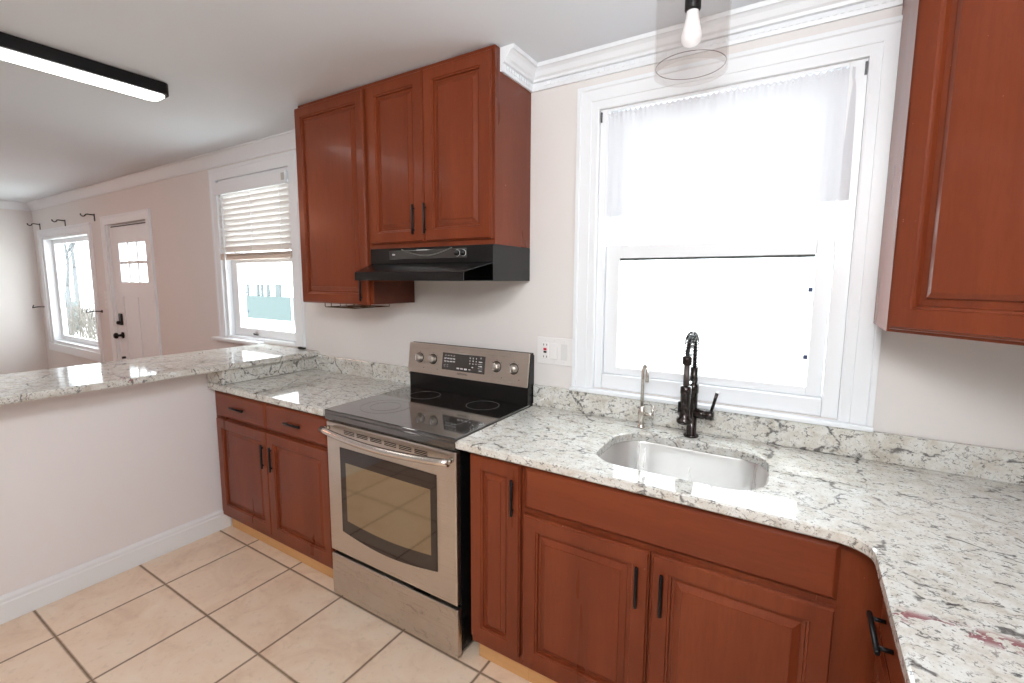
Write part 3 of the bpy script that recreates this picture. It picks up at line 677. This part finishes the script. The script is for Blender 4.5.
# ------------------------------------------------------------------ range hood
rh = thing('range_hood', 'black under-cabinet range hood with slanted visor above the stove', 'range hood', (.365, -.2, 1.508))
m = MB(); m.box(.0005, .0025, -.309, -.002, 1.508, 1.6595); m.box(.7275, .7295, -.312, -.002, 1.508, 1.6595); m.box(.003, .727, -.309, -.002, 1.655, 1.6595); m.box(.003, .727, -.006, -.002, 1.508, 1.6545)
m.box(.003, .727, -.312, -.306, 1.588, 1.6595); m.box(.003, .727, -.30, -.0065, 1.508, 1.512); m.build('housing', BLACKPL, rh)
m = MB()
def hexa(P8):
    v = [m._v(p) for p in P8]
    for f in ((0, 1, 2, 3), (4, 5, 6, 7), (0, 1, 5, 4), (1, 2, 6, 5), (2, 3, 7, 6), (3, 0, 4, 7)): m.bm.faces.new([v[k] for k in f])
# sloping top sheet, front lip and floor sheet; the ends stay open to the dark inside
hexa([(.003, -.3125, 1.586), (.7295, -.3125, 1.586), (.682, -.448, 1.5475), (.048, -.448, 1.5475), (.003, -.3125, 1.583), (.7295, -.3125, 1.583), (.682, -.448, 1.5440), (.048, -.448, 1.5440)])
hexa([(.048, -.448, 1.5475), (.682, -.448, 1.5475), (.682, -.452, 1.5455), (.048, -.452, 1.5455), (.048, -.448, 1.508), (.682, -.448, 1.508), (.682, -.452, 1.508), (.048, -.452, 1.508)])
hexa([(.003, -.3125, 1.511), (.7295, -.3125, 1.511), (.682, -.448, 1.511), (.048, -.448, 1.511), (.003, -.3125, 1.508), (.7295, -.3125, 1.508), (.682, -.448, 1.508), (.048, -.448, 1.508)])
m.build('visor', BLACKPL, rh)
m = MB()
pp = []
for i in range(17):
    a = i/16; pp.append((.215+.30*a, -.3145, 1.652-.030*math.sin(PI*a)))
m.tube(pp, .0025, 8); m.build('trim_arc', mat('grey_edge_trim', (.20, .20, .19), .3, .6), rh)
MB().rings(back(.135, -.3125, 1.606), .46, .042, [(0, 0), (0, .0015), (.002, .002)]).build('control_strip', BLACKGL, rh)
MB().box(.155, .172, -.3155, -.3145, 1.626, 1.632).build('badge', mat('pale_badge', (.55, .53, .55), .4), rh)
for kx in (.545, .578): MB().lathe([(.0125, 0), (.0125, .006), (.009, .008), (.009, .012), (0, .012)], (kx, -.3147, 1.628), (0, -1, 0), 20).lathe([(.0145, 0), (.0145, .0008), (.0130, .0008)], (kx, -.3147, 1.628), (0, -1, 0), 20, mi=1).build('knob', [BLACKPL, WHITEINK], rh)

# ------------------------------------------------------------------ range
rg = thing('electric_range', 'stainless steel electric range with black glass cooktop and oven window', 'stove', (.381, -.3, 0))
m = MB(); m.box(.004, .758, -.575, -.012, .035, .905); m.build('body', BLACKPL, rg)
for xx in (.04, .72):
    for yy in (-.55, -.06): MB().lathe([(0, .0005), (.016, .0005), (.016, .034), (0, .0345)], (xx, yy, 0), seg=12).build('foot', BLACKPL, rg)
ck = MB(); ck.box(.0005, .7615, -.612, -.013, .905, .924, .005, seg=3); ck.box(.0008, .7612, -.613, -.585, .876, .910, .006, seg=3); ct_ = ck.build('cooktop', BLACKGL, rg)
RINGM = mat('burner_ring_print', (.22, .215, .21), .3)
for bx, by, br in ((.205, -.43, .115), (.56, -.42, .105), (.215, -.17, .078), (.575, -.17, .078)):
    m = MB(); m.lathe([(br-.0009, 0), (br+.0009, 0), (br+.0009, .0003), (br-.0009, .0003), (br-.0009, 0)], (bx, by, .9243), seg=72)
    if br > .11: m.lathe([(br*.62-.001, 0), (br*.62+.001, 0), (br*.62+.001, .0003), (br*.62-.001, .0003), (br*.62-.001, 0)], (bx, by, .9243), seg=72)
    m.build('burner_ring', RINGM, ct_)
m = MB(); m.box(.012, .7613, -.016, -.006, .9245, 1.16); m.prism([(-.065, .9245), (-.065, 1.008), (-.014, 1.008), (-.014, .9245)], .012, .7613, MX((0, 0, 0), (0, 1, 0), (0, 0, 1), (1, 0, 0)))
m.prism([(-.058, 1.008), (-.043, 1.166), (-.014, 1.170), (-.014, 1.008)], .0013, .7615, MX((0, 0, 0), (0, 1, 0), (0, 0, 1), (1, 0, 0))); bgd = m.build('backguard', BLACKPL, rg, bevel=.002)
# stainless control panel, tilted back
tl = Vector((0, .022, .160)).normalized(); nrm = Vector((0, -tl.z, tl.y))
MP = MX((.0013, -.0655, 1.010), (1, 0, 0), tl, nrm)
cp = MB(); b = bmesh.new(); bmesh.ops.create_cube(b, size=1)
for v in b.verts: v.co = Vector((.380+v.co.x*.760, .081+v.co.y*.162, .003+v.co.z*.006))
bmesh.ops.bevel(b, geom=b.edges[:], offset=.0025, segments=2, affect='EDGES'); bmesh.ops.transform(b, matrix=MP, verts=b.verts[:]); cp.merge(b)
cpo = cp.build('control_panel', STEEL, rg)
dsp = MB().rings(MP, .272, .088, [(0, .0060), (0, .0068), (.001, .0072)], u0=.240, v0=.036).build('display', BLACKGL, cpo)
ink = MB(); random.seed(3)
def dash(u, v, w, h): ink.box(u, u+w, v, v+h, .0073, .0078, mat=MP)
for r_, vv in enumerate((.110, .092, .077, .060, .052)):
    for c_ in range(4 if r_ < 3 else 2):
        for k in range(3 if r_ in (1, 2) else 2): dash(.256+c_*.019+k*.005-(.002 if r_ else 0), vv+random.uniform(-.001, .001), .0035 if r_ else .005, .006 if r_ in (1, 2) else .002)
for r_ in range(3):
    for c_ in range(3): dash(.418+c_*.019, .106-r_*.014, .004, .006)
dash(.432, .061, .010, .005)
for vv in (.092, .070): dash(.474, vv, .022, .0045)
for vv in (.082, .061): dash(.470, vv, .028, .0012)
dash(.478, .048, .018, .004); dash(.484, .110, .004, .007)
for k in range(3): dash(.338+k*.024, .046, .017, .007)
dash(.414, .048, .012, .004)
ink.build('display_markings', WHITEINK, dsp, kind='stuff')
cu = bpy.data.curves.new('logo_lettering', 'FONT'); cu.body = 'SAMSUNG'; cu.size = .0135; cu.extrude = .0003; cu.align_x = 'CENTER'; cu.space_character = 1.05
tmp = bpy.data.objects.new('tmp', cu); C.objects.link(tmp); bpy.context.view_layer.update()
me_ = bpy.data.meshes.new_from_object(tmp.evaluated_get(bpy.context.evaluated_depsgraph_get())); bpy.data.objects.remove(tmp)
lo = bpy.data.objects.new('logo_lettering', me_); C.objects.link(lo); me_.materials.clear(); me_.materials.append(DARKINK)
mw = MP.copy(); mw.translation = MP @ Vector((.375, .018, .0065)); mw.translation = mw.translation-ORG[rg.name]; lo.parent = cpo; lo.matrix_local = mw
for ku in (.082, .176, .580, .678):
    m = MB(); Lc = MP @ Vector((ku, .082, .006)); m.lathe([(.0235, 0), (.0235, .003), (.019, .005), (.018, .020), (.0165, .022), (0, .022)], Lc, nrm, 32)
    kn = m.build('knob', STEEL, rg)
    m = MB(); m.box(ku-.0045, ku+.0045, .082-.018, .082+.018, .0285, .040, .002, mat=MP); m.build('knob_grip', CHROME, kn)
    m = MB(); m.lathe([(.0272, 0), (.0272, .0014), (.0225, .0018)], MP @ Vector((ku, .082, .0061)), nrm, 32); m.build('knob_base', BLACKPL, kn)
    m = MB()
    for a in (-50, 0, 50): m.box(ku+math.sin(math.radians(a))*.033-.003, ku+math.sin(math.radians(a))*.033+.003, .082+math.cos(math.radians(a))*.033-.001, .082+math.cos(math.radians(a))*.033+.001, .0061, .0066, mat=MP)
    m.box(ku+.03, ku+.036, .03, .033, .0061, .0066, mat=MP)
    m.build('knob_markings', DARKINK, kn, kind='stuff')
# oven door
YD = -.577
od = MB(); od.box(.003, .759, -.607, YD, .243, .868, .006, seg=3); dr = od.build('oven_door', STEEL, rg)
def curved_window(x0, x1, z0, z1, sag, y0, y1, name, material, par, r=.002):
    poly = [(x0, z1), (x0, z0)]+[(x0+(x1-x0)*i/16, z0-sag*math.sin(PI*i/16)) for i in range(1, 16)]+[(x1, z0), (x1, z1)]
    m = MB(); m.prism(poly, 0, y0-y1, MX((0, y0, 0), (1, 0, 0), (0, 0, 1), (0, -1, 0))); return m.build(name, material, par)
ow = curved_window(.094, .663, .358, .760, .030, -.6072, -.6092, 'oven_window', OVENGLASS, dr)
curved_window(.131, .632, .418, .694, .016, -.6094, -.6100, 'view_glass', OVENVIEW, ow)
for k in range(6):
    xx = .125+k*.085; m = MB()
    for zz in (.826, .833, .840): m.box(xx, xx+.068, -.6082, -.6070, zz, zz+.0032)
    m.build('vent_slot', BLACKPL, dr)
hp = []
for i in range(21):
    a = i/20; hp.append((.012+.738*a, -.640-.026*math.sin(PI*a)**.8, .838-.012*math.sin(PI*a)))
m = MB(); m.tube(hp, [.0145]*21, 16); m.tube([(.022, -.606, .838), (.018, -.640, .838)], .011, 12); m.tube([(.740, -.606, .838), (.744, -.640, .838)], .011, 12); m.build('handle', mat('satin_steel', (.72, .68, .63), .2, 1), dr)
wd = MB(); wd.box(.003, .759, -.606, YD, .022, .225, .006, seg=3); wd.build('warming_drawer', SCUFF, rg)

# ------------------------------------------------------------------ triple switch plate
sp3 = thing('switch_plate', 'white triple wall plate with outlet and red button right of the stove', 'switch', (.866, -.0005, 1.185))
MB().box(.776, .957, -.0065, -.0005, 1.122, 1.248, .002).build('plate', WHITEPL, sp3)
gf = MB().rings(back(.803, -.0066, 1.148), .034, .074, [(0, 0), (0, .003), (.001, .0035)]).build('outlet', WHITEPL, sp3)
for zz in (1.213, 1.157):
    for xx in (.811, .827): MB().box(xx, xx+.003, -.0110, -.0102, zz-.004, zz+.005).build('slot', DARKINK, gf)
MB().box(.812, .828, -.013, -.0102, 1.187, 1.198, .001).build('reset_button', RED, gf, label='red reset button'); MB().box(.812, .828, -.012, -.0102, 1.175, 1.184, .001).build('test_button', BLACKPL, gf, label='black test button')
MB().prism([(0, 0), (.001, .074), (.0045, .074), (.008, .004), (.006, 0)], 0, .032, MX((.852, -.0066, 1.148), (0, -1, 0), (0, 0, 1), (1, 0, 0))).build('rocker', WHITEPL, sp3)
MB().box(.900, .933, -.0095, -.0067, 1.148, 1.222, .001).build('dimmer', GREYPL, sp3, label='light grey blank insert')
for xx in (.820, .868, .916):
    for zz in (1.137, 1.234): MB().lathe([(.003, 0), (.003, .0008), (0, .001)], (xx, -.0066, zz), (0, -1, 0), 10).build('screw', GREYPL, sp3)

# ------------------------------------------------------------------ window dressings
cr = thing('curtain_rod', 'slim white tension rod with dark end brackets at the window head', 'curtain rod', (1.505, .012, 2.19))
MB().tube([(1.068, .010, 2.188), (1.942, .010, 2.188)], .004, 10).build('rod', TRIM, cr)
for xx in (1.062, 1.9415): MB().box(xx, xx+.0065, -.004, .0185, 2.165, 2.205, .001).build('bracket', mat('dark_bracket', (.10, .10, .11), .5, .3), cr)
def cloth(name, x0, x1, z0, z1, y, amp, nx, nz, material, folds):
    b = bmesh.new(); V = []
    for j_ in range(nz+1):
        row = []
        for i in range(nx+1):
            a = i/nx; c = j_/nz; x_ = x0+(x1-x0)*a
            ph = sum(math.sin(2*PI*f*a+p)*w for f, p, w in folds)/sum(w for _, _, w in folds)
            g = math.sin(2*PI*44*a+3*math.sin(9*a))*max(0, 1-c*9)*.5
            yy = y+amp*(ph*(.35+.65*c)+g*.5); z_ = z1+(z0-z1)*c+(.004*math.sin(2*PI*44*a+2*math.sin(9*a)) if j_ == 0 else 0)-.008*c*math.sin(2*PI*2.2*a+1)
            row.append(b.verts.new((x_, yy, z_)))
        V.append(row)
    for j_ in range(nz):
        for i in range(nx): b.faces.new((V[j_][i], V[j_][i+1], V[j_+1][i+1], V[j_+1][i])).smooth = True
    return b
m = MB(); m.merge(cloth('v', 1.065, 1.944, 1.787, 2.199, .005, .010, 260, 24, SHEER, [(7, .3, 1), (13, 1.1, .7), (23, 2, .5), (3, .2, .6)]))
m.box(1.073, 1.937, -.0065, -.0045, 1.785, 1.799) if 0 else None
vl = m.build('sheer_valance', SHEER, None, 'sheer white gathered valance across the top of the sink window', 'curtain', origin=(1.505, .0, 2.19))
# blinds on the second window
bl = thing('window_blind', 'white slatted blind, half raised, in the left window', 'blind', (-1.54, .01, 2.2))
MB().box(-1.996, -1.088, -.036, -.018, 2.135, 2.222, .004).build('valance_board', TRIM, bl)
MB().box(-1.13, -1.095, -.040, -.0365, 2.158, 2.205, .002).build('valance_clip', mat('clear_clip', (.50, .50, .47), .3), bl)
MB().box(-1.99, -1.095, -.016, .028, 2.165, 2.215, .002).build('head_rail', TRIM, bl)
m = MB(); nz = 11
for k in range(nz):
    z_ = 2.128-k*.0395
    mt = Matrix.Translation((0, .004, z_)) @ Matrix.Rotation(math.radians(-58), 4, 'X')
    m.box(-1.985, -1.10, -.024, .024, -.0014, .0014, mat=mt)
m.build('slats', SLAT, bl)
m = MB()
for k in range(5): m.box(-1.987, -1.098, -.020, .028, 1.682+k*.004, 1.6845+k*.004)
m.box(-1.987, -1.098, -.020, .028, 1.655, 1.680, .003); m.build('bottom_rail', mat('ivory_rail', (.70, .58, .50), .45), bl)
for xx in (-1.90, -1.54, -1.19):
    m = MB()
    for yy in (-.0215, .029): m.tube([(xx, yy, 2.16), (xx, yy, 1.683)], .0011, 5)
    m.build('ladder_cord', TRIM, bl)
MB().tube([(-1.905, -.030, 2.135), (-1.903, -.030, 1.56)], .0042, 8).build('tilt_wand', TRIM, bl)

# ------------------------------------------------------------------ lights that can be seen
ll = thing('linear_ceiling_light', 'long black linear ceiling light with glowing white diffuser', 'light', (-.89, -1.4, H))
def stad(w, L_, cx, cy, n=10): # rounded bar outline
    r = .03; x0, x1, y0, y1 = cx-w/2, cx+w/2, cy-L_/2, cy+L_/2
    return arc(x0+r, y0+r, r, 180, 270, n)+arc(x1-r, y0+r, r, 270, 360, n)+arc(x1-r, y1-r, r, 0, 90, n)+arc(x0+r, y1-r, r, 90, 180, n)
m = MB(); m.prism(stad(.150, 1.22, -.885, -1.400), 2.385, H-.001); m.build('housing', BLACK, ll, bevel=.002)
m = MB(); m.prism(stad(.122, 1.195, -.887, -1.400), 2.379, 2.3848); m.build('diffuser', LED, ll, label='lit white diffuser')
pl = thing('glass_ceiling_light', 'semi-flush ceiling light with clear glass cylinder and white bulb above the sink', 'light', (1.495, -.41, H))
px_, py_ = 1.495, -.41
MB().lathe([(0, H-.001), (.066, H-.001), (.068, H-.018), (.060, H-.026), (.018, H-.030), (.018, 2.345), (.0225, 2.340), (.0225, 2.298), (.0195, 2.294), (0, 2.294)], (px_, py_, 0), seg=32).build('canopy', BLACK, pl)
MB().lathe([(.0165, 2.293), (.0185, 2.275), (.0225, 2.255), (.028, 2.232), (.0285, 2.222), (.027, 2.212), (.022, 2.204), (.013, 2.200), (0, 2.199)], (px_, py_, 0), seg=28).build('bulb', BULB, pl, label='white frosted bulb')
m = MB(); m.lathe([(.020, 2.395), (.080, 2.393), (.096, 2.384), (.102, 2.366), (.102, 2.126), (.1015, 2.122), (.0985, 2.122), (.098, 2.126), (.098, 2.364), (.094, 2.380), (.080, 2.389), (.020, 2.391), (.020, 2.395)], (px_, py_, 0), seg=64); gs = m.build('glass_shade', SHADE, pl)
MB().lathe([(.0975, 2.143), (.0978, 2.1445), (.0965, 2.1445), (.0965, 2.143), (.0975, 2.143)], (px_, py_, 0), seg=64).build('shade_rim', mat('smoke_glass_rim', (.16, .10, .10), .2), gs)

# ------------------------------------------------------------------ outdoors
MB().box(-9.5, -2.75, .152, 2.15, 2.50, 2.62).build('daylight_blocker', TRIM, kind='structure', origin=(-6, .2, 2.5))  # unseen porch-like slab added to cut daylight entering the living room
MB().box(-60, 40, .3, 90, -.6, -.45).build('ground', mat('pale_snowy_ground', (.82, .82, .80), .9), kind='structure', origin=(0, 10, -.5))
TEAL = mat('teal_paint', (.065, .093, .093), .7); TEALD = mat('grey_teal_post', (.072, .088, .092), .7)
fe = thing('teal_fence', 'teal board fence with short posts seen through the left window', 'fence', (-9.8, 5, -.45))
MB().box(-10.77, -8.80, 5, 5.04, .46, 1.06).build('board', TEAL, fe)
for a, b_ in ((-10.74, -10.69), (-10.29, -10.20), (-10.09, -10.02), (-9.84, -9.74), (-9.45, -9.24)):
    MB().box(a, b_, 5.01, 5.06, 1.0605, 1.37).build('picket', TEALD, fe)
for a in (-10.60, -9.5): MB().box(a, a+.09, 5.0405, 5.13, -.449, 1.05).build('post', VINYL, fe)
MB().box(-8.79, -8.72, 5, 5.07, -.449, 1.07).build('end_post', VINYL, fe, label='white end post')
MB().box(-8.71, -8.2, 5, 5.04, .46, 1.06).build('side_board', TEAL, fe)
BARK = mat('pale_bark', (.11, .115, .12), .9)
def tree(x, y, h, seed, label, trunk=.07):
    random.seed(seed); m = MB(); r = thing('bare_tree', label, 'tree', (x, y, -.45), group='bare trees outside')
    def br(p, d, l, rad, lev, mb):
        q = p+d*l; mid = (p+q)/2+Vector((random.uniform(-1, 1), random.uniform(-1, 1), random.uniform(-.3, .6)))*l*.07
        mb.tube([p, mid, q], [rad, rad*.85, rad*.65], 6)
        if lev == 0: return
        for _ in range(3):
            dd = (d+Vector((random.uniform(-.8, .8), random.uniform(-.8, .8), random.uniform(-.1, .6)))).normalized()
            br(p+d*l*random.uniform(.45, 1), dd, l*random.uniform(.55, .75), rad*.5, lev-1, mb)
    t_ = MB(); t_.tube([(x, y, -.449), (x+.05, y, h*.3)], [trunk, trunk*.8], 8); t_.build('trunk', BARK, r)
    br(Vector((x+.05, y, h*.3)), Vector((.1, 0, 1)).normalized(), h*.32, trunk*.7, 4, m); m.build('branches', BARK, r)
tree(-17.2, 3.1, 4.2, 5, 'thin bare tree beyond the picture window')
tree(-25.5, 5.6, 6.5, 9, 'taller bare tree farther off beyond the picture window', .10)
def bush(x, y, z, sx, sz, seed, label, material, name='bush', n=26):
    random.seed(seed); m = MB()
    for k in range(n):
        b = bmesh.new(); bmesh.ops.create_icosphere(b, subdivisions=2, radius=random.uniform(.18, .34)*sz)
        o_ = Vector((x+random.gauss(0, .35)*sx, y+random.gauss(0, .3)*sx, z+abs(random.gauss(0, .4))*sz+.15*sz))
        for v in b.verts: v.co = v.co*(1+random.uniform(-.18, .18))+o_
        m.merge(b)
    m.build(name, material, None, label, name, origin=(x, y, z))
bush(-20.6, 3.75, -.45, 1.0, 1.15, 3, 'hazy grey-green evergreen bush beyond the picture window', mat('grey_green_leaves', (.085, .11, .115), .9))
# brushy twigs heaped low in front of the picture window
tw = MB(); random.seed(12)
for k in range(240):
    x_ = random.uniform(-16.8, -13.4); y_ = random.uniform(2.5, 3.4); a = random.uniform(-1, 1)
    tw.tube([(x_, y_, random.uniform(-.45, .3)), (x_+a*.5, y_+random.uniform(-.2, .2), random.uniform(.1, .75)), (x_+a*1.0, y_+random.uniform(-.3, .3), random.uniform(.2, 1.0))], [.010, .008, .003], 4)
tw.build('brush_twigs', mat('dry_twigs', (.13, .115, .10), .9), None, 'low tangle of dry twigs outside the picture window', 'bush', kind='stuff', origin=(-15, 3, -.45))
# far tree line behind the yard, seen low through the sink window
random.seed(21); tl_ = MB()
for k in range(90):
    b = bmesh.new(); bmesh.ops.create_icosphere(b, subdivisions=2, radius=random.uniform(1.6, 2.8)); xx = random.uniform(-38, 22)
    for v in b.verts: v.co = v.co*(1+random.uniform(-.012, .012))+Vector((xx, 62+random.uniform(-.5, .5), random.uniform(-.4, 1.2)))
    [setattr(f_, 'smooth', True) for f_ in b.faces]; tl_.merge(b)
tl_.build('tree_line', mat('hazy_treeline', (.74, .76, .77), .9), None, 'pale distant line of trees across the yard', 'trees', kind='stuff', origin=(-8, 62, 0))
